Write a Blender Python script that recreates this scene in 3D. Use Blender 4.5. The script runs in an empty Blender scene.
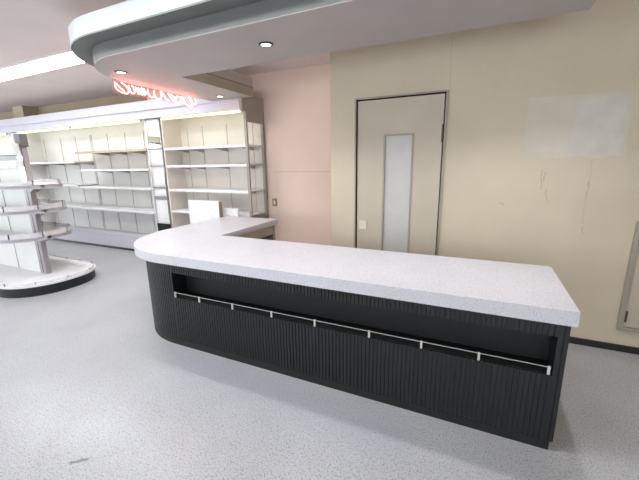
import bpy, bmesh, math, random
from mathutils import Vector, Matrix
random.seed(4)
S = bpy.context.scene
COL = S.collection
# ------------------------------------------------------------------ camera
def cam_axes(yaw, pitch, roll):
    f = Vector((math.sin(yaw)*math.cos(pitch), math.cos(yaw)*math.cos(pitch), math.sin(pitch)))
    r = Vector((math.cos(yaw), -math.sin(yaw), 0)); d = f.cross(r)
    c, s = math.cos(roll), math.sin(roll)
    return c*r+s*d, -s*r+c*d, f
cr, cd, cf = cam_axes(math.radians(-25.394), math.radians(-12.76), math.radians(.954))
cam = bpy.data.cameras.new('camera'); cam_o = bpy.data.objects.new('camera', cam); COL.objects.link(cam_o)
mw = Matrix.Identity(4)
for i in range(3):
    mw[i][0] = cr[i]; mw[i][1] = -cd[i]; mw[i][2] = -cf[i]
mw[2][3] = 1.5
cam_o.matrix_world = mw
cam.sensor_width = 36; cam.sensor_fit = 'HORIZONTAL'; cam.lens = 338.6/639*36; cam.clip_start = .05
S.camera = cam_o
# ------------------------------------------------------------------ world, daylight, exposure
CEIL = 2.735
w = bpy.data.worlds.new('world'); S.world = w; w.use_nodes = True
w.node_tree.nodes['Background'].inputs[0].default_value = (.86, .93, 1, 1)
w.node_tree.nodes['Background'].inputs[1].default_value = 1.2
S.view_settings.view_transform = 'Standard'; S.view_settings.look = 'None'
S.view_settings.gamma = 1; S.view_settings.exposure = 0.48
def area(name, loc, rot, sx, sy, power, color):
    l = bpy.data.lights.new(name, 'AREA'); l.shape = 'RECTANGLE'; l.size = sx; l.size_y = sy; l.energy = power; l.color = color
    o = bpy.data.objects.new(name, l); COL.objects.link(o); o.location = loc; o.rotation_euler = rot; return o
WINS = [(-12.4, -9.7), (-9.3, -6.6), (-6.2, -3.5), (-3.1, -.4), (-.1, 2.6)]  # the last window is unseen, added to brighten the right of the door wall
WPOW = [78, 70, 30, 19, 52]
for (a, b), p in zip(WINS, WPOW):
    area('window_daylight', ((a+b)/2, -3.95, 1.35), (math.radians(90), 0, 0), b-a, 2.3, p, (.84, .93, 1))
area('window_daylight', (-13.5, -.4, 1.35), (math.radians(90), 0, math.radians(-90)), 6.1, 2.3, 150, (.85, .93, 1))
# ------------------------------------------------------------------ materials
def mat(name, color, rough=.5, metal=0, emis=None, estr=0, spec=.5, noise=None, bump=None, trans=0, alpha=1):
    m = bpy.data.materials.new(name); m.use_nodes = True; nt = m.node_tree; b = nt.nodes['Principled BSDF']
    b.inputs['Base Color'].default_value = (*color, 1); b.inputs['Roughness'].default_value = rough
    b.inputs['Metallic'].default_value = metal; b.inputs['Specular IOR Level'].default_value = spec
    b.inputs['Transmission Weight'].default_value = trans; b.inputs['Alpha'].default_value = alpha
    if emis: b.inputs['Emission Color'].default_value = (*emis, 1); b.inputs['Emission Strength'].default_value = estr
    tc = nt.nodes.new('ShaderNodeTexCoord')
    sc, amt = noise or (6, .05)
    n = nt.nodes.new('ShaderNodeTexNoise'); n.inputs['Scale'].default_value = sc; n.inputs['Detail'].default_value = 5
    nt.links.new(tc.outputs['Object'], n.inputs['Vector'])
    mx = nt.nodes.new('ShaderNodeMix'); mx.data_type = 'RGBA'
    mr = nt.nodes.new('ShaderNodeMapRange'); mr.inputs[1].default_value = .35; mr.inputs[2].default_value = .65
    nt.links.new(n.outputs['Fac'], mr.inputs[0]); nt.links.new(mr.outputs[0], mx.inputs[0])
    mx.inputs[6].default_value = (*[c*(1-amt) for c in color], 1); mx.inputs[7].default_value = (*[min(1, c*(1+amt)) for c in color], 1)
    nt.links.new(mx.outputs[2], b.inputs['Base Color'])
    if bump:
        bp = nt.nodes.new('ShaderNodeBump'); bp.inputs['Strength'].default_value = bump[1]; bp.inputs['Distance'].default_value = .002
        n2 = nt.nodes.new('ShaderNodeTexNoise'); n2.inputs['Scale'].default_value = bump[0]
        nt.links.new(tc.outputs['Object'], n2.inputs['Vector']); nt.links.new(n2.outputs['Fac'], bp.inputs['Height']); nt.links.new(bp.outputs[0], b.inputs['Normal'])
    return m
def last_color(m):
    nt = m.node_tree; b = nt.nodes['Principled BSDF']; return nt, b, b.inputs['Base Color'].links[0].from_socket
def overlay(m, fac_socket, color):
    nt, b, s = last_color(m)
    mx = nt.nodes.new('ShaderNodeMix'); mx.data_type = 'RGBA'
    nt.links.new(fac_socket, mx.inputs[0]); nt.links.new(s, mx.inputs[6]); mx.inputs[7].default_value = (*color, 1)
    nt.links.new(mx.outputs[2], b.inputs['Base Color'])
def speckle(m, scale, lo, hi, color, amt):
    nt = m.node_tree; tc = nt.nodes.new('ShaderNodeTexCoord')
    n = nt.nodes.new('ShaderNodeTexNoise'); n.inputs['Scale'].default_value = scale; n.inputs['Detail'].default_value = 2
    nt.links.new(tc.outputs['Object'], n.inputs['Vector'])
    r = nt.nodes.new('ShaderNodeMapRange'); r.inputs[1].default_value = lo; r.inputs[2].default_value = hi; r.inputs[4].default_value = amt
    nt.links.new(n.outputs['Fac'], r.inputs[0]); overlay(m, r.outputs[0], color)
def spot(m, p, q, wdt, color, amt, plane='xz', soft=1.0, wob=.0):
    """a stain along the segment p-q, in the surface's own coordinates"""
    nt = m.node_tree; L = nt.links
    def mth(op, a, b=None, clamp=False):
        n = nt.nodes.new('ShaderNodeMath'); n.operation = op; n.use_clamp = clamp
        for i, v in enumerate((a, b)):
            if v is None: continue
            if isinstance(v, (int, float)): n.inputs[i].default_value = v
            else: L.new(v, n.inputs[i])
        return n.outputs[0]
    tc = nt.nodes.new('ShaderNodeTexCoord'); sp = nt.nodes.new('ShaderNodeSeparateXYZ'); L.new(tc.outputs['Object'], sp.inputs[0])
    X = sp.outputs[0]; Y = sp.outputs[2] if plane == 'xz' else sp.outputs[1]
    n = nt.nodes.new('ShaderNodeTexNoise'); n.inputs['Scale'].default_value = 30; L.new(tc.outputs['Object'], n.inputs['Vector'])
    X = mth('ADD', X, mth('MULTIPLY', mth('SUBTRACT', n.outputs['Fac'], .5), wob))
    dx, dy = q[0]-p[0], q[1]-p[1]; ln = dx*dx+dy*dy
    ax, ay = mth('SUBTRACT', X, p[0]), mth('SUBTRACT', Y, p[1])
    t = mth('DIVIDE', mth('ADD', mth('MULTIPLY', ax, dx), mth('MULTIPLY', ay, dy)), ln, clamp=True)
    ex, ey = mth('SUBTRACT', ax, mth('MULTIPLY', t, dx)), mth('SUBTRACT', ay, mth('MULTIPLY', t, dy))
    d = mth('SQRT', mth('ADD', mth('MULTIPLY', ex, ex), mth('MULTIPLY', ey, ey)))
    r = nt.nodes.new('ShaderNodeMapRange'); L.new(d, r.inputs[0]); r.inputs[1].default_value = wdt*(1+soft); r.inputs[2].default_value = wdt*.3; r.inputs[4].default_value = amt
    overlay(m, r.outputs[0], color)

M = {}
M['wall'] = mat('cream_wallpaper', (.62, .535, .405), .7, noise=(1.4, .06), bump=(160, .25))
M['peach'] = mat('peach_wallpaper', (.90, .71, .60), .7, noise=(1.2, .05), bump=(160, .25))
M['brownwall'] = mat('beige_brown_wallpaper', (.42, .33, .235), .75, noise=(1.5, .06))
M['ceiling'] = mat('ceiling_board', (.76, .665, .635), .8, noise=(2, .03))
M['floor'] = mat('speckled_vinyl_floor', (.50, .505, .525), .3, noise=(2.2, .07), spec=.5)
M['black_base'] = mat('black_baseboard', (.012, .012, .013), .4)
M['lam'] = mat('speckled_grey_laminate', (.66, .65, .69), .3, noise=(3, .03))
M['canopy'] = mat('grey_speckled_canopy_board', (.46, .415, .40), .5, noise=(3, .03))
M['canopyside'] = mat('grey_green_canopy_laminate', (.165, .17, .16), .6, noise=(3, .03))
M['fascia'] = mat('pale_canopy_fascia', (.42, .445, .46), .45, noise=(3, .02))
M['ribs'] = mat('black_ribbed_board', (.008, .0095, .0095), .42, noise=(9, .15))
M['blackin'] = mat('black_inner_board', (.005, .006, .006), .6)
M['chrome'] = mat('chrome', (.8, .8, .8), .18, 1)
M['clip'] = mat('pale_clip', (.62, .58, .52), .4)
M['rail'] = mat('aluminium_rail', (.75, .72, .68), .3, .7)
M['taupe'] = mat('taupe_board', (.36, .315, .265), .5, noise=(4, .04))
M['drawer'] = mat('beige_brown_drawer_board', (.40, .345, .28), .5, noise=(4, .05))
M['door'] = mat('beige_door_board', (.54, .47, .365), .5, noise=(2.5, .04))
M['frame'] = mat('taupe_frame_metal', (.36, .32, .255), .45)
M['doorpane'] = mat('frosted_door_pane', (.56, .54, .51), .35, noise=(8, .03))
M['hinge'] = mat('dark_bronze', (.10, .075, .05), .4, .6)
M['plate'] = mat('pale_plate', (.72, .66, .56), .4)
M['brass'] = mat('brown_outlet', (.33, .23, .12), .45)
M['shelf'] = mat('white_shelf_metal', (.84, .83, .83), .4, noise=(4, .02))
M['panel'] = mat('cream_back_panel', (.88, .865, .83), .5, noise=(3, .03))
M['panelr'] = mat('beige_back_panel', (.84, .78, .70), .5, noise=(3, .03))
M['wood'] = mat('pale_wood_shelf', (.62, .48, .35), .5, noise=(12, .08))
M['bracket'] = mat('grey_bracket', (.42, .39, .36), .45)
M['seam'] = mat('dark_upright', (.58, .55, .50), .5)
M['lav'] = mat('lavender_white_metal', (.66, .64, .71), .4, noise=(4, .02))
M['mirror'] = mat('mirror', (.92, .94, .95), .03, 1)
M['glass'] = mat('clear_glass', (.95, 1, .98), .03, 0, trans=1, alpha=.25)
M['lip'] = mat('clear_price_rail', (.88, .86, .88), .25, alpha=.4)
M['lipend'] = mat('price_strip', (.66, .63, .66), .3)
M['pin'] = mat('dark_pin', (.06, .05, .05), .4)
M['steel'] = mat('grey_post_metal', (.40, .365, .375), .4, .3)
M['edge'] = mat('raw_board_edge', (.40, .27, .15), .6)
M['white'] = mat('white_board', (.86, .85, .84), .4)
M['tube'] = mat('fluorescent_tube', (.9, .9, .7), .4, emis=(1, .96, .30), estr=2.2)
M['strip'] = mat('ceiling_light_diffuser', (.95, .95, .95), .4, emis=(.94, .97, 1), estr=10)
M['bulb'] = mat('downlight_lens', (1, 1, 1), .4, emis=(1, .93, .82), estr=6)
M['neon'] = mat('neon_tube_glass', (1, .55, .5), .3, emis=(1, .62, .56), estr=3.2)
M['acrylic'] = mat('red_tinted_acrylic', (.55, .12, .10), .3, alpha=.14)
M['sheet'] = mat('grey_film_sheet', (.64, .58, .475), .45, noise=(5, .05))
M['pane'] = mat('window_glass', (1, 1, 1), .02, alpha=.08)
M['darkframe'] = mat('dark_window_frame', (.05, .055, .06), .4)
# speckles of laminate and floor
speckle(M['lam'], 150, .54, .66, (.33, .32, .34), .6)
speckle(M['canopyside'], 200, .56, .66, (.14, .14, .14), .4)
speckle(M['canopy'], 300, .56, .66, (.26, .25, .25), .4)
speckle(M['floor'], 85, .57, .66, (.20, .20, .20), .6)
speckle(M['floor'], 1.1, .45, .65, (.40, .41, .43), .25)
speckle(M['floor'], 135, .53, .64, (.19, .19, .19), .6)
speckle(M['floor'], 170, .42, .32, (.75, .76, .78), .5)
spot(M['floor'], (-1.815, .765), (-1.765, .81), .011, (.10, .10, .10), .75, 'xy', .4, .03)
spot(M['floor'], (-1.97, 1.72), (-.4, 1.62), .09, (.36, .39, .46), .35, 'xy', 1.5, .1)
for p, q in (((.428, 1.42), (.436, 1.27)), ((.452, 1.40), (.448, 1.33)), ((.471, 1.27), (.482, 1.18)), ((.742, 1.33), (.738, 1.22)), ((.741, .98), (.747, .935))):
    spot(M['wall'], p, q, .0028, (.20, .15, .09), .42, 'xz', .9, .03)
spot(M['wall'], (.74, 1.5), (.735, 1.0), .003, (.45, .36, .25), .4, 'xz', 1, .05)
spot(M['wall'], (.16, 1.15), (.18, 1.14), .006, (.45, .36, .25), .5, 'xz', 1, .05)
# panel seams on the wallpaper join above the door and a fold on the counter
spot(M['wall'], (-.30, 2.10), (-.31, 2.735), .003, (.40, .33, .23), .35, 'xz', 1, 0)
spot(M['lam'], (.012, 1.83), (.03, 1.834), .005, (.10, .09, .08), .8, 'xy', .6, .0)

# ------------------------------------------------------------------ helpers
class MB:
    def __init__(s): s.bm = bmesh.new()
    def box(s, x0, x1, y0, y1, z0, z1, bev=0):
        g = bmesh.ops.create_cube(s.bm, size=1)
        bmesh.ops.scale(s.bm, vec=(abs(x1-x0), abs(y1-y0), abs(z1-z0)), verts=g['verts'])
        bmesh.ops.translate(s.bm, vec=((x0+x1)/2, (y0+y1)/2, (z0+z1)/2), verts=g['verts'])
        if bev:
            es = list({e for v in g['verts'] for e in v.link_edges})
            bmesh.ops.bevel(s.bm, geom=es, offset=bev, segments=2, affect='EDGES')
        return s
    def prism(s, pts, z0, z1, smooth=False):
        a = [s.bm.verts.new((x, y, z0)) for x, y in pts]; b = [s.bm.verts.new((x, y, z1)) for x, y in pts]
        n = len(pts)
        for i in range(n): s.bm.faces.new((a[i], a[(i+1) % n], b[(i+1) % n], b[i]))
        s.bm.faces.new(b); s.bm.faces.new(a[::-1]); return s
    def strip(s, pts, z0, z1, t):
        """a thin upright band along a path, thickness t towards its left side"""
        P = [Vector((*p, 0)) for p in pts]; n = len(P); Q = []
        for i in range(n):
            d = (P[min(i+1, n-1)]-P[max(i-1, 0)]).normalized(); Q.append(P[i]+Vector((-d.y, d.x, 0))*t)
        v = [[s.bm.verts.new((p.x, p.y, z)) for p, z in ((P[i], z0), (Q[i], z0), (Q[i], z1), (P[i], z1))] for i in range(n)]
        for i in range(n-1):
            for k in range(4): s.bm.faces.new((v[i][k], v[i+1][k], v[i+1][(k+1) % 4], v[i][(k+1) % 4]))
        s.bm.faces.new(v[0][::-1]); s.bm.faces.new(v[-1]); return s
    def poly(s, pts3, off):
        """a planar polygon pushed by a vector"""
        o = Vector(off); a = [s.bm.verts.new(p) for p in pts3]; b = [s.bm.verts.new(Vector(p)+o) for p in pts3]; n = len(a)
        for i in range(n): s.bm.faces.new((a[i], a[(i+1) % n], b[(i+1) % n], b[i]))
        s.bm.faces.new(b); s.bm.faces.new(a[::-1]); return s
    def cyl(s, c, r, h, ax='z', n=24, r2=None):
        g = bmesh.ops.create_cone(s.bm, cap_ends=True, segments=n, radius1=r, radius2=r if r2 is None else r2, depth=h)
        R = {'z': Matrix.Identity(3), 'x': Matrix.Rotation(math.pi/2, 3, 'Y'), 'y': Matrix.Rotation(math.pi/2, 3, 'X')}[ax]
        bmesh.ops.rotate(s.bm, cent=(0, 0, 0), matrix=R, verts=g['verts']); bmesh.ops.translate(s.bm, vec=c, verts=g['verts']); return s
    def tube(s, pts, r, n=6):
        rings = []
        P = [Vector(p) for p in pts]
        for i, p in enumerate(P):
            d = (P[min(i+1, len(P)-1)]-P[max(i-1, 0)]).normalized()
            u = d.cross(Vector((1, 0.01, 0))).normalized(); v = d.cross(u)
            rings.append([s.bm.verts.new(p+r*(math.cos(2*math.pi*k/n)*u+math.sin(2*math.pi*k/n)*v)) for k in range(n)])
        for a, b in zip(rings, rings[1:]):
            for k in range(n): s.bm.faces.new((a[k], a[(k+1) % n], b[(k+1) % n], b[k]))
        s.bm.faces.new(rings[0][::-1]); s.bm.faces.new(rings[-1]); return s
    def build(s, name, m, parent=None, smooth=False):
        bmesh.ops.recalc_face_normals(s.bm, faces=s.bm.faces)
        me = bpy.data.meshes.new(name); s.bm.to_mesh(me); s.bm.free()
        me.materials.append(m)
        if smooth:
            for p in me.polygons: p.use_smooth = True
            me.set_sharp_from_angle(angle=math.radians(35))
        o = bpy.data.objects.new(name, me); COL.objects.link(o)
        if parent:
            o.parent = parent; loc = world_loc(parent)
            o.data.transform(Matrix.Translation(-loc))
        return o
def world_loc(o):
    v = Vector((0, 0, 0))
    while o: v += o.location; o = o.parent
    return v
def thing(name, label, cat, loc, group=None):
    o = bpy.data.objects.new(name, None); COL.objects.link(o); o.location = loc; o.empty_display_size = .1
    o['label'] = label; o['category'] = cat
    if group: o['group'] = group
    return o
def tag(o, label, cat, group=None):
    o['label'] = label; o['category'] = cat
    if group: o['group'] = group
    return o
def struct(o): o['kind'] = 'structure'; return o
def arc(cx, cy, r, a0, a1, n):
    return [(cx+r*math.cos(math.radians(a0+(a1-a0)*i/n)), cy+r*math.sin(math.radians(a0+(a1-a0)*i/n))) for i in range(n+1)]

# ------------------------------------------------------------------ the room
XL, XR, YF, YB, YW = -13.0, 3.2, -3.6, 4.3, 3.218
WX = -1.386
struct(MB().box(XL-.2, XR+.2, YF-.2, YB+.2, -.1, 0).build('floor', M['floor']))
struct(MB().box(XL-.2, XR+.2, YF-.2, YB+.2, CEIL, CEIL+.1).build('ceiling', M['ceiling']))
SPL = -5.22
struct(MB().box(SPL, WX, YB, YB+.2, 0, CEIL).build('wall_back', M['peach']))
struct(MB().box(XL-.2, SPL, YB, YB+.2, 0, CEIL).build('wall_back_left', M['brownwall']))
# wall with the door: door opening left free
DX0, DX1, DZ = -1.118, -.322, 2.07
wb = MB(); wb.box(WX, DX0, YW, YB+.2, 0, CEIL); wb.box(DX1, XR+.2, YW, YB+.2, 0, CEIL); wb.box(DX0, DX1, YW, YB+.2, DZ, CEIL); wb.box(DX0, DX1, YW+.12, YB+.2, 0, DZ)
struct(wb.build('wall_inner', M['wall']))
struct(MB().box(XR, XR+.2, YF-.2, YW, 0, CEIL).build('wall_right', M['wall']))
wf = MB(); xs = [XL-.2]+[v for ab in WINS for v in ab]+[XR+.2]
for i in range(0, len(xs), 2): wf.box(xs[i], xs[i+1], YF-.2, YF, 0, CEIL)
for a, b in WINS: wf.box(a, b, YF-.2, YF, 2.5, CEIL); wf.box(a, b, YF-.2, YF, 0, .2)
struct(wf.build('wall_front', M['wall']))
wl = MB(); wl.box(XL-.2, XL, YF, -3.45, 0, CEIL); wl.box(XL-.2, XL, 2.6, YB, 0, CEIL); wl.box(XL-.2, XL, -3.45, 2.6, 2.5, CEIL); wl.box(XL-.2, XL, -3.45, 2.6, 0, .2)
struct(wl.build('wall_left', M['wall']))
n = 1
for a, b in WINS:
    f = MB()
    for x in (a, (a+b)/2-.03, b-.06): f.box(x, x+.06, YF-.14, YF-.06, .2, 2.5)
    f.box(a, b, YF-.14, YF-.06, .2, .26); f.box(a, b, YF-.14, YF-.06, 2.44, 2.5); f.box(a, b, YF-.13, YF-.07, 1.98, 2.03)
    fo = struct(f.build('window_%d' % n, M['darkframe'])); MB().box(a+.05, b-.05, YF-.105, YF-.098, .25, 2.45).build('pane', M['pane'], fo); n += 1
f = MB()
for y in (-3.45, -1.95, -.42, 1.1, 2.54): f.box(XL-.14, XL-.06, y, y+.06, .2, 2.5)
f.box(XL-.14, XL-.06, -3.45, 2.6, .2, .26); f.box(XL-.14, XL-.06, -3.45, 2.6, 2.44, 2.5)
fo = struct(f.build('window_%d' % n, M['darkframe'])); MB().box(XL-.105, XL-.098, -3.4, 2.55, .25, 2.45).build('pane', M['pane'], fo)
# baseboards
b = MB(); b.box(WX-.012, DX0-.04, YW-.012, YW, 0, .055); b.box(DX1+.04, XR, YW-.012, YW, 0, .055)
struct(b.build('baseboard_inner', M['black_base']))
struct(MB().box(-2.84, WX-.012, YB-.012, YB, 0, .055).build('baseboard_back', M['black_base']))
# pillar over the far shelving
struct(MB().box(-8.90, -8.517, 4.03, YB, 2.35, CEIL).build('trim_1', mat('pillar_wallpaper', (.50, .40, .29), .7, noise=(2, .05))))
# joint and dado seam of the peach wall
struct(MB().box(-2.77, WX, YB-.003, YB, 1.385, 1.392).build('trim_2', mat('seam_line', (.62, .47, .36), .6)))
# door
door = MB(); door.box(DX0+.014, DX1-.014, YW+.004, YW+.04, 0.006, DZ-.012, .002)
door = MB()
px0, px1, pz0, pz1 = -.835, -.592, .32, 1.735
door.box(DX0+.014, px0-.012, YW+.002, YW+.038, .006, DZ-.012); door.box(px1+.012, DX1-.012, YW+.002, YW+.038, .006, DZ-.012)
door.box(px0-.012, px1+.012, YW+.002, YW+.038, pz1+.012, DZ-.012); door.box(px0-.012, px1+.012, YW+.002, YW+.038, .006, pz0-.012)
do = struct(door.build('door_1', M['door']))
pf = MB()
for x0, x1, z0, z1 in ((px0-.016, px0, pz0-.016, pz1+.016), (px1, px1+.016, pz0-.016, pz1+.016), (px0, px1, pz1, pz1+.016), (px0, px1, pz0-.016, pz0)): pf.box(x0, x1, YW-.004, YW+.034, z0, z1)
pf.build('pane_frame', M['frame'], do)
MB().box(px0, px1, YW+.012, YW+.020, pz0, pz1).build('pane', M['doorpane'], do)
MB().box(-1.082, -1.005, YW-.006, YW+.002, .845, .935, .002).build('lock_plate', M['plate'], do)
for z in (1.66, .35):
    MB().box(DX1-.020, DX1-.008, YW-.008, YW+.004, z, z+.15).cyl((DX1-.012, YW-.008, z+.075), .006, .15).build('hinge', M['hinge'], do)
fr = MB(); fr.box(DX0-.014, DX0, YW-.012, YW+.06, 0, DZ+.014); fr.box(DX1, DX1+.016, YW-.012, YW+.06, 0, DZ+.014); fr.box(DX0, DX1, YW-.012, YW+.06, DZ, DZ+.014)
struct(fr.build('door_frame', M['frame']))
MBs = MB().box(DX0-.004, DX0+.010, YW+.03, YW+.05, 0, DZ)
struct(MBs.build('trim_3', M['black_base']))
# ------------------------------------------------------------------ service counter
CX1, CY0, CXL = .467, 1.834, -3.165
R = .83
cnt = thing('service_counter', 'long L-shaped black ribbed service counter with a thick speckled grey top', 'counter', (-1.2, 2.1, 0))
top = [(CX1, CY0)]+[(CX1, 2.585)]+arc(CX1-.03, 2.585, .03, 0, 90, 4)[1:]+[(-2.35, 2.615), (-2.35, 3.70), (CXL, 3.70)]+arc(CXL+R, CY0+R, R, 180, 270, 28)
MB().prism(top, .766, .803).build('countertop', M['lam'], cnt, True)
edge = [(CX1, CY0), (CX1, 2.615), (-2.38, 2.615), (-2.38, 3.70), (CXL, 3.70)]+arc(CXL+R, CY0+R, R, 180, 270, 28)
MB().prism(edge, .727, .766).build('countertop_edge', M['lam'], cnt, True)
BX1, BY0, BXL, BR = .448, 1.864, -2.985, .70
SX0, SX1, SZ0, SZ1 = -2.23, .402, .434, .648
PITCH, GW, GD = .0252, .008, .005
def ribbed(path):
    """the path resampled with small grooves into its left side"""
    P = [Vector(p) for p in path]; segs = [(P[i+1]-P[i]).length for i in range(len(P)-1)]; L = sum(segs)
    def at(s):
        i = 0
        while i < len(segs)-1 and s > segs[i]: s -= segs[i]; i += 1
        d = (P[i+1]-P[i]).normalized(); return P[i]+d*s, Vector((-d.y, d.x))
    out = [tuple(P[0])]; k = int(L/PITCH); s0 = (L-k*PITCH)/2
    for j in range(k):
        s = s0+(j+.5)*PITCH
        for ds, dep in ((-GW/2, 0), (-GW/2+.001, GD), (GW/2-.001, GD), (GW/2, 0)):
            p, nn = at(s+ds); q = p+nn*dep; out.append((q.x, q.y))
    out.append(tuple(P[-1])); return out
curve = arc(BXL+BR, BY0+BR, BR, 180, 270, 40)
BYB = 2.55
outer = [(BXL, 3.64)]+curve+[(SX0, BY0)]
left_r = ribbed(outer)
right_r = ribbed([(SX1, BY0), (BX1, BY0)])+ribbed([(BX1, BY0), (BX1, BYB)])[1:]
inner = [(-2.36, BYB), (-2.36, 2.62), (-2.95, 2.62), (-2.95, 3.64)]
mid_front = ribbed([(SX0, BY0), (SX1, BY0)])
body = MB()
body.prism(left_r+mid_front[1:-1]+right_r+inner, .053, SZ0)
body.prism(left_r+mid_front[1:-1]+right_r+inner, SZ1, .727)
body.prism(left_r+[(SX0, 2.02), (SX1, 2.02)]+right_r+inner, SZ0, SZ1)
bo = body.build('body', M['ribs'], cnt)
lin = MB(); lin.box(SX0+.001, SX1-.001, 2.005, 2.02, SZ0, SZ1); lin.box(SX0, SX1, BY0+.012, 2.005, SZ0, SZ0+.004)
lin.build('recess_lining', M['blackin'], cnt)
base = [(BXL+.0, 3.62)]+curve+[(.433, BY0), (.433, BYB-.02), (-2.4, BYB-.02), (-2.94, 2.6), (-2.94, 3.62)]
MB().prism(base, 0, .053).build('toe_kick', M['blackin'], cnt, True)
MB().box(SX0+.01, SX1-.012, BY0-.002, BY0+.003, .478, .4812).build('recess_rail', M['rail'], cnt)
for x in (-2.212, -1.95, -1.62, -1.272, -.93, -.555, -.24, .064, .385):
    MB().box(x-.006, x+.006, BY0-.004, BY0+.006, .438, .484).build('rail_clip', M['clip'], cnt)
MB().box(-2.945, -2.385, 2.63, 3.62, .615, .727, .003).build('drawer_box', M['drawer'], cnt)
MB().box(-2.985, -2.375, 3.62, 3.66, 0, .727).build('end_panel', M['taupe'], cnt)
MB().box(-2.945, -2.4, 2.64, 3.62, .10, .13).build('lower_shelf', M['taupe'], cnt)
MB().box(-2.3, .42, BYB, BYB+.02, .03, .70).build('back_panel', M['taupe'], cnt)
# ------------------------------------------------------------------ canopy
CZ0, CZL, CZT = 2.34, 2.445, 2.58
can = thing('ceiling_canopy', 'L-shaped grey dropped canopy with rounded corner and bright white fascia above the counter', 'canopy', (-1.2, 2.2, CZ0))
def canopy_outline(x0, y0, r, xr=.487, yb=2.66, yl=3.83):
    return [(xr, y0), (xr, yb), (-2.72, yb), (-2.72, yl), (x0, yl)]+arc(x0+r, y0+r, r, 180, 270, 32)
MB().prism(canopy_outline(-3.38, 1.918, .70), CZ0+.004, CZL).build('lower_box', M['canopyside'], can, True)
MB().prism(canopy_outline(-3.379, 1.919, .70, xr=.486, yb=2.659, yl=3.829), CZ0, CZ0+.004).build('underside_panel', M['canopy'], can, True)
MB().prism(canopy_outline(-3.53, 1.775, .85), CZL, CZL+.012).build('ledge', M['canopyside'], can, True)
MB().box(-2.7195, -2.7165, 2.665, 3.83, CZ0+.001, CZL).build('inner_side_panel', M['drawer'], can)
out = canopy_outline(-3.53, 1.775, .85)
fp = out[4:]+[out[0], out[1]]
MB().strip(fp, CZL+.012, CZT, .02).build('fascia', M['fascia'], can, True)
MB().prism(canopy_outline(-3.505, 1.80, .825, xr=.46), CZL+.012, CZT-.01).build('top_box', M['canopy'], can, True)
for x, y in ((-2.9, 2.3), (-1.2, 2.3), (.1, 2.3), (-3.1, 3.5)):
    MB().cyl((x, y, (CZT-.01+CEIL)/2), .02, CEIL-CZT+.01).build('hanger', M['steel'], can)
dl = [(-3.046, 2.263, 'small round downlight at the rounded front corner of the canopy'), (-1.474, 2.265, 'small round downlight in the long arm of the canopy'), (-3.037, 3.569, 'small round downlight in the canopy arm next to the shelving'), (.27, 2.265, 'unseen downlight added to brighten the right end of the countertop, above the picture')]  # the last one is unseen, added to brighten the countertop's right end
for x, y, lab in dl:
    d = thing('downlight', lab, 'downlight', (x, y, CZ0-.004), 'downlights under the canopy')
    pw = {-3.046: 13, -3.037: 13, -1.474: 24, .27: 32}[x]
    bmr = MB(); ring = [(.052, 0), (.052, -.006), (.036, -.008), (.036, .004)]
    vv = [[bmr.bm.verts.new((x+r*math.cos(a*math.pi/16), y+r*math.sin(a*math.pi/16), CZ0+z)) for r, z in ring] for a in range(32)]
    for i in range(32):
        for k in range(4): bmr.bm.faces.new((vv[i][k], vv[(i+1) % 32][k], vv[(i+1) % 32][(k+1) % 4], vv[i][(k+1) % 4]))
    bmr.build('ring', M['hinge'], d, True)
    MB().cyl((x, y, CZ0-.002), .037, .006).build('lens', M['bulb'], d)
    sp = bpy.data.lights.new('downlight_beam', 'SPOT'); sp.energy = pw; sp.color = (.97, .96, 1); sp.spot_size = math.radians(125); sp.spot_blend = 1; sp.shadow_soft_size = .035
    so = bpy.data.objects.new('downlight_beam', sp); COL.objects.link(so); so.location = (x, y, CZ0-.02)
# ------------------------------------------------------------------ neon script hung along the canopy's edge
neo = thing('neon_sign', 'glowing red and white neon script sign hanging under the canopy edge, seen from behind', 'neon sign', (-3.40, 2.95, CZ0))
strokes = [[(2.439, 2.327), (2.44, 2.273), (2.488, 2.243), (2.552, 2.236), (2.579, 2.262), (2.562, 2.303), (2.508, 2.335)], [(2.451, 2.313), (2.494, 2.278), (2.53, 2.258)], [(2.585, 2.32), (2.604, 2.262), (2.632, 2.249), (2.65, 2.279), (2.625, 2.33)], [(2.664, 2.321), (2.696, 2.25), (2.698, 2.318), (2.735, 2.252), (2.735, 2.325), (2.768, 2.253), (2.764, 2.321), (2.796, 2.271)], [(2.813, 2.325), (2.818, 2.279), (2.854, 2.247), (2.892, 2.267), (2.894, 2.325)], [(2.9, 2.257), (2.937, 2.244), (2.975, 2.232)], [(2.9, 2.266), (2.942, 2.233), (2.991, 2.28), (2.982, 2.325), (3.014, 2.312), (3.048, 2.261), (3.088, 2.244)], [(3.086, 2.329), (3.134, 2.272), (3.174, 2.252), (3.166, 2.29), (3.13, 2.324)], [(3.228, 2.317), (3.192, 2.294), (3.206, 2.241), (3.274, 2.258)], [(3.261, 2.314), (3.3, 2.311), (3.31, 2.279)], [(3.312, 2.308), (3.341, 2.249), (3.414, 2.224), (3.45, 2.26), (3.404, 2.335)], [(3.431, 2.33), (3.471, 2.258), (3.524, 2.275), (3.507, 2.329)]]
def smooth_path(p, n=5):
    o = []
    for i in range(len(p)-1):
        a, b_, c, d = p[max(i-1, 0)], p[i], p[i+1], p[min(i+2, len(p)-1)]
        for k in range(n):
            t = k/n; o.append(tuple(.5*(2*b_[j]+(c[j]-a[j])*t+(2*a[j]-5*b_[j]+4*c[j]-d[j])*t*t+(3*b_[j]-a[j]-3*c[j]+d[j])*t**3) for j in (0, 1)))
    o.append(p[-1]); return o
for s in strokes:
    MB().tube([(-3.393, y, z) for y, z in smooth_path(s)], .0052).build('letter_tube', M['neon'], neo, True)
MB().box(-3.412, -3.408, 2.42, 3.53, 2.232, 2.44).build('backing_panel', M['acrylic'], neo)
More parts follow.
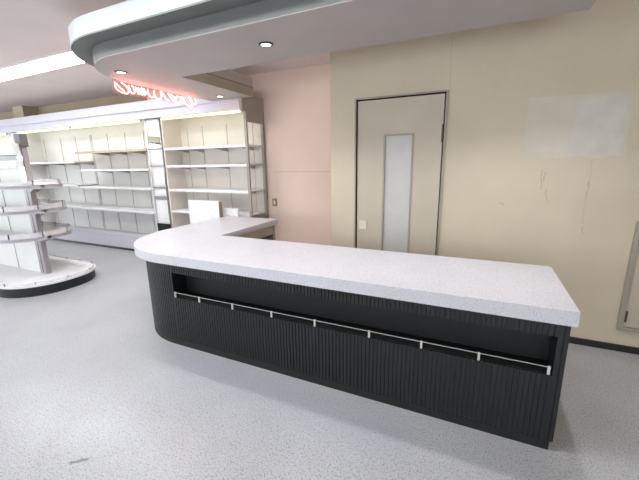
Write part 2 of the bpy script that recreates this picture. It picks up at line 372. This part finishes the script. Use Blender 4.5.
MB().box(-3.40, -3.385, 2.42, 3.53, 2.341, 2.352).build('mounting_bar', M['steel'], neo)
# the neon's own glow
nl = area('neon_glow', (-3.36, 2.98, 2.27), (0, math.radians(90), 0), .1, 1.1, 1.3, (1, .32, .25))
nl2 = area('neon_glow', (-3.43, 2.98, 2.27), (0, math.radians(-90), 0), .1, 1.1, 1.3, (1, .32, .25))
# ------------------------------------------------------------------ ceiling light strip
labs = {0: 'long white ceiling light panel running behind the canopy corner', 1: 'white ceiling light panel at the left edge of the picture'}
def ceiling_light(x0, x1, y0, y1, lab, grp):
    t = thing('ceiling_light', lab, 'ceiling light', ((x0+x1)/2, (y0+y1)/2, CEIL), grp)
    f = MB(); f.box(x0, x1, y0, y0+.012, CEIL-.012, CEIL); f.box(x0, x1, y1-.012, y1, CEIL-.012, CEIL); f.box(x0, x0+.006, y0, y1, CEIL-.012, CEIL); f.box(x1-.006, x1, y0, y1, CEIL-.012, CEIL)
    f.build('frame', M['shelf'], t); MB().box(x0+.006, x1-.006, y0+.012, y1-.012, CEIL-.008, CEIL-.002).build('diffuser', M['strip'], t)
ceiling_light(-5.09, -2.6, 2.50, 2.83, labs[0], 'ceiling strip lights')
ceiling_light(-7.6, -5.09, 2.50, 2.83, labs[1], 'ceiling strip lights')
for x0, x1, y0 in ((-2.6, -.1, 1.10), (-5.15, -2.65, 1.10)):  # unseen panels added for light on the countertop, floor and canopy fascia
    ceiling_light(x0, x1, y0, y0+.33, 'unseen white ceiling light panel added in front of the canopy to brighten the counter, above the picture', 'added ceiling lights in front of the canopy')
# ------------------------------------------------------------------ wall shelving
FY, BYP = 3.90, 4.285
def shelf_unit(name_label, x0, x1, pitch_xs, levels, pm, ends=(True, False), wood=None):
    t = thing('wall_shelving_unit', name_label, 'shelving', ((x0+x1)/2, 4.1, 0), 'wall shelving units along the back')
    MB().box(x0, x1, BYP-.012, BYP, .03, 2.28).build('back_panel', pm, t)
    for xx, e in zip((x0, x1-.02), ends):
        if e: MB().box(xx, xx+.02, FY+.02, BYP-.012, 0, 2.28).build('side_panel', pm, t)
    for x in pitch_xs:
        u = MB(); u.box(x-.004, x+.004, BYP-.020, BYP-.012, .26, 2.1); u.build('upright', M['seam'], t)
    MB().box(x0, x1, FY+.045, BYP-.012, .235, .262).build('base_deck', M['lav'], t)
    MB().box(x0, x1, FY+.035, FY+.055, .045, .262).build('base_front', M['lav'], t)
    MB().box(x0, x1, FY+.042, FY+.06, 0, .045).build('kickboard', M['black_base'], t)
    for z, xa, xb, m in levels:
        s = MB(); s.box(xa, xb, FY+.012, BYP-.014, z-.018, z, .003); so = s.build('shelf', m, t)
        MB().box(xa, xb, FY, FY+.013, z-.036, z+.002, .002).build('shelf_front', m, so)
        for x in pitch_xs:
            if xa-.02 <= x <= xb+.02:
                br = MB(); br.poly([(x-.003, FY+.06, z-.022), (x-.003, BYP-.014, z-.018), (x-.003, BYP-.014, z-.075), (x-.003, FY+.06, z-.034)], (.006, 0, 0)); br.build('bracket', M['bracket'], so)
    return t
ux = [-4.9-.49*i for i in range(9)]
shelf_unit('white wall shelving bay with a wooden top shelf behind the counter corner', -6.86, -4.88, [-5.05, -5.39, -5.88, -6.37, -6.84], [(1.775, -6.80, -4.90, M['wood']), (1.46, -6.72, -4.90, M['shelf']), (1.15, -6.84, -4.90, M['shelf']), (.755, -6.84, -4.90, M['shelf'])], M['panel'], (False, True))
shelf_unit('white wall shelving bay behind the end of the island shelving', -8.60, -6.86, [-8.46, -7.86, -7.35, -6.88], [(1.61, -8.58, -6.88, M['shelf']), (1.18, -8.58, -6.88, M['shelf']), (.765, -8.58, -6.88, M['shelf'])], M['panel'], (True, False))
shelf_unit('cream wall shelving bay at the far left edge of the picture', -11.0, -8.93, [-9.5, -10.0, -10.5], [(1.61, -10.98, -8.95, M['shelf']), (1.18, -10.98, -8.95, M['shelf']), (.765, -10.98, -8.95, M['shelf'])], M['panel'], (False, True))
ru = shelf_unit('beige wall shelving bay with glazed end panel next to the peach wall', -4.53, -2.92, [-4.515, -4.36, -4.04, -3.556, -3.08], [(1.77, -4.50, -2.93, M['shelf']), (1.507, -4.50, -2.93, M['shelf']), (1.137, -4.50, -2.93, M['shelf']), (.80, -4.50, -2.93, M['shelf'])], M['panelr'], (True, False))
# glazed end frame of the right bay
e = MB(); e.box(-2.925, -2.885, 3.87, 3.895, 0, 2.40); e.box(-2.925, -2.885, 4.245, 4.295, 0, 2.40); e.box(-2.925, -2.885, 3.895, 4.245, 2.06, 2.40); e.box(-2.925, -2.885, 3.895, 4.245, 0, .30)
e.build('end_frame', M['taupe'], ru)
MB().box(-2.908, -2.902, 3.895, 4.245, .30, 2.06).build('end_glass', M['glass'], ru)
# valance with tubes
va = thing('shelving_valance', 'long lavender-white light valance running above the wall shelving', 'valance', (-6.5, 3.85, 2.2))
v = MB(); v.poly([(-10.95, 3.80, 2.33), (-10.95, 3.80, 2.462), (-10.95, 3.83, 2.462), (-10.95, 3.83, 2.33)], (8.03, 0, 0)); v.build('upper_band', M['lav'], va)
MB().box(-10.95, -2.955, 3.842, 3.862, 2.215, 2.325).build('lower_band', M['lav'], va)
MB().box(-10.95, -2.93, 3.83, 4.29, 2.325, 2.345).build('top_board', M['lav'], va)
MB().box(-2.93, -2.885, 3.80, 3.87, 2.19, 2.40).build('end_cap', M['taupe'], va)
MB().box(-10.95, -2.93, 4.27, 4.29, 2.28, 2.325).build('rear_rail', M['lav'], va)
for a, b in ((-4.46, -2.97), (-6.7, -4.95), (-8.55, -6.8), (-10.8, -9.0)):
    MB().cyl(((a+b)/2, 3.885, 2.195), .015, b-a, 'x', 12).build('fluorescent_tube', M['tube'], va, True)
    h = MB(); h.box(a-.02, a+.01, 3.87, 3.90, 2.18, 2.325); h.box(b-.01, b+.02, 3.87, 3.90, 2.18, 2.325); h.build('tube_holder', M['shelf'], va)
# mirror columns between the bays, reflections imitated by white panels, bars and black base
for x0, x1, lab in ((-4.86, -4.55, 'narrow mirrored column with reflections imitated by white panels and bars, right of the wooden shelf'), (-8.91, -8.62, 'narrow mirrored column behind the post of the island shelving')):
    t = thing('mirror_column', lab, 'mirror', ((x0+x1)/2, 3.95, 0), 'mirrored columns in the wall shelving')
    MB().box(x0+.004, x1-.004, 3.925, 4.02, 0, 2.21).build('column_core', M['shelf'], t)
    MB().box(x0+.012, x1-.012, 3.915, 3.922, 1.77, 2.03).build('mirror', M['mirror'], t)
    MB().box(x0+.012, x1-.012, 3.915, 3.924, 2.045, 2.19).build('white_reflection', M['white'], t)
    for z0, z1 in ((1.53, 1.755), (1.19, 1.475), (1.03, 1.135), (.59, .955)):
        MB().box(x0+.05, x1-.03, 3.913, 3.924, z0, z1, .002).build('white_reflection', M['white'], t)
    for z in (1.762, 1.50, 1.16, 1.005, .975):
        MB().box(x0, x1, 3.902, 3.924, z-.011, z+.011, .002).build('bar_reflection', M['steel'], t)
    MB().box(x0+.002, x1-.002, 3.90, 3.924, .06, .565).build('dark_reflection', M['blackin'], t)  # black front imitates the dark counter reflected low in the mirror
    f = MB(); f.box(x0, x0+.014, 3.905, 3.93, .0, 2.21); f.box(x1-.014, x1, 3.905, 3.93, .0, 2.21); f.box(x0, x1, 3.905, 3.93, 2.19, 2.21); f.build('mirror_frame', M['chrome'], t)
# boards standing behind the counter
t = thing('white_board', 'large white board with a raw brown edge standing behind the counter', 'board', (-3.6, 3.74, 0), 'white boards leaning before the shelving')
MB().box(-3.91, -3.335, 3.715, 3.785, 0, .999, .002).build('panel', M['white'], t); MB().box(-3.335, -3.332, 3.717, 3.783, 0.002, .997).build('edge_band', M['edge'], t)
t = thing('white_board', 'lower white board standing just behind the taller board, by the glazed shelving end', 'board', (-3.3, 3.85, 0), 'white boards leaning before the shelving')
MB().box(-3.56, -3.09, 3.82, 3.845, 0, .89, .002).build('panel', M['white'], t)
# outlet, wall sheet, wall hatch
t = thing('wall_outlet', 'small brown outlet plate on the peach wall beside the shelving', 'outlet', (-2.77, 4.29, .945))
MB().box(-2.81, -2.73, 4.289, 4.3, .885, 1.0, .003).build('plate', M['brass'], t); MB().box(-2.785, -2.755, 4.284, 4.29, .915, .97).build('socket', M['plate'], t)
t = thing('wall_sheet', 'faint grey rectangular film sheet stuck on the cream wall right of the door', 'sheet', (.6, 3.216, 1.73))
MB().poly([(.263, 3.2165, 1.512), (.925, 3.2165, 1.50), (.91, 3.2165, 1.955), (.288, 3.2165, 1.965)], (0, .0012, 0)).build('sheet', M['sheet'], t)
MB().poly([(.585, 3.215, 1.525), (.90, 3.215, 1.52), (.89, 3.215, 1.93), (.60, 3.215, 1.945)], (0, .0012, 0)).build('inner_sheet', mat('lighter_grey_film', (.655, .605, .52), .4, noise=(7, .06)), t)
hx0, hx1, hz0, hz1 = 1.056, 1.62, .187, 1.048
t = thing('wall_hatch', 'cream wall hatch in a taupe metal frame at the right edge of the picture', 'hatch', (1.3, 3.21, .19))
f = MB()
for x0, x1, z0, z1 in ((hx0, hx0+.035, hz0, hz1), (hx1-.035, hx1, hz0, hz1), (hx0+.035, hx1-.035, hz0, hz0+.03), (hx0+.035, hx1-.035, hz1-.03, hz1)): f.box(x0, x1, 3.19, 3.218, z0, z1, .002)
f.build('frame', M['frame'], t)
MB().box(hx0+.038, hx1-.038, 3.20, 3.217, hz0+.033, hz1-.033).build('hatch_door', M['door'], t)
for z in (.26, .86): MB().box(hx0+.034, hx0+.046, 3.186, 3.20, z, z+.09).build('hinge', M['hinge'], t)
# ------------------------------------------------------------------ island shelving on the left
GX, GY = -4.61, 2.33
g = thing('island_shelving', 'white round-ended island shelving on a black curved plinth at the left', 'shelving', (-6.0, GY, 0))
def gondola_outline(xe, w_, r, x0=-8.2, n=20):
    return [(x0, GY-w_)]+arc(xe-r, GY-w_+r, r, -90, 0, n)+arc(xe-r, GY+w_-r, r, 0, 90, n)+[(x0, GY+w_)]
MB().prism(gondola_outline(GX-.015, .525, .48), 0, .117).build('plinth', M['ribs'], g, True)
MB().prism(gondola_outline(GX, .54, .49), .117, .142).build('base_deck', M['shelf'], g, True)
MB().box(-8.2, -5.15, GY-.02, GY+.02, .142, 1.80).build('divider_panel', M['panel'], g)
for x in (-5.75, -6.4, -7.05): MB().box(x-.004, x+.004, GY-.028, GY-.02, .142, 1.80).build('upright', M['seam'], g)
p = MB(); p.box(-5.20, -5.06, GY-.03, GY+.03, .142, 1.90, .003); p.build('end_post', M['steel'], g)
sl = MB(); sl.box(-5.137, -5.123, GY-.032, GY-.03, .16, 1.30); sl.build('post_slot', M['pin'], g)
MB().box(-5.155, -5.03, GY-.04, GY+.04, 1.755, 1.905, .004).build('post_cap', mat('dark_grey_cap', (.13, .12, .11), .5), g)
MB().box(-5.18, -5.07, GY-.036, GY-.031, 1.33, 1.75).build('mirror_strip', M['mirror'], g)
def gshelf(xe, w_, z, lipz=.06):
    o = gondola_outline(xe, w_, w_*.95)
    so = MB().prism(o, z-.035, z).build('shelf', M['shelf'], g, True)
    MB().strip(o, z-.045, z+.004, .006).build('price_strip', M['lipend'], so, True)
    MB().strip([(x, y) for x, y in o], z+.004, z+lipz, .003).build('guard_rail', M['lip'], so, True)
    L = 0; nxt = .2
    for a, b in zip(o, o[1:]):
        d = math.dist(a, b)
        while L+d > nxt:
            k = (nxt-L)/d; x, y = a[0]+(b[0]-a[0])*k, a[1]+(b[1]-a[1])*k
            if x > -6.6: MB().box(x-.005, x+.005, y-.005, y+.005, z, z+lipz+.006).build('rail_pin', M['pin'], so)
            nxt += .33
        L += d
    for sy in (-1, 1):
        MB().poly([(-5.06, GY+sy*.03, z-.035), (xe-.08, GY+sy*.05, z-.035), (xe-.08, GY+sy*.05, z-.045), (-5.06, GY+sy*.03, z-.10)], (0, sy*.006, 0)).build('bracket', M['bracket'], so)
gshelf(-4.88, .42, .665); gshelf(-4.87, .40, 1.00); gshelf(-4.82, .36, 1.30, .05)
def flat_shelf(z0, z1, name):
    pts = [(-8.2, 2.12), (-4.85, 2.12), (-5.07, 2.29), (-5.07, GY-.03), (-8.2, GY-.03)]
    MB().prism(pts, z0, z1).build('upper_shelf', M['shelf'], g)
flat_shelf(1.515, 1.588, 'a'); flat_shelf(1.655, 1.785, 'b')
o = gondola_outline(GX-.02, .525, .48); L = 0; nxt = .25
for a, b in zip(o, o[1:]):
    d = math.dist(a, b)
    while L+d > nxt:
        k = (nxt-L)/d; x, y = a[0]+(b[0]-a[0])*k, a[1]+(b[1]-a[1])*k
        if x > -6.2: MB().box(x-.004, x+.004, y-.004, y+.004, .142, .175).build('rail_pin', M['pin'], g)
        nxt += .33
    L += d
MB().strip([(x, y) for x, y in o], .142, .168, .003).build('guard_rail', M['lip'], g, True)
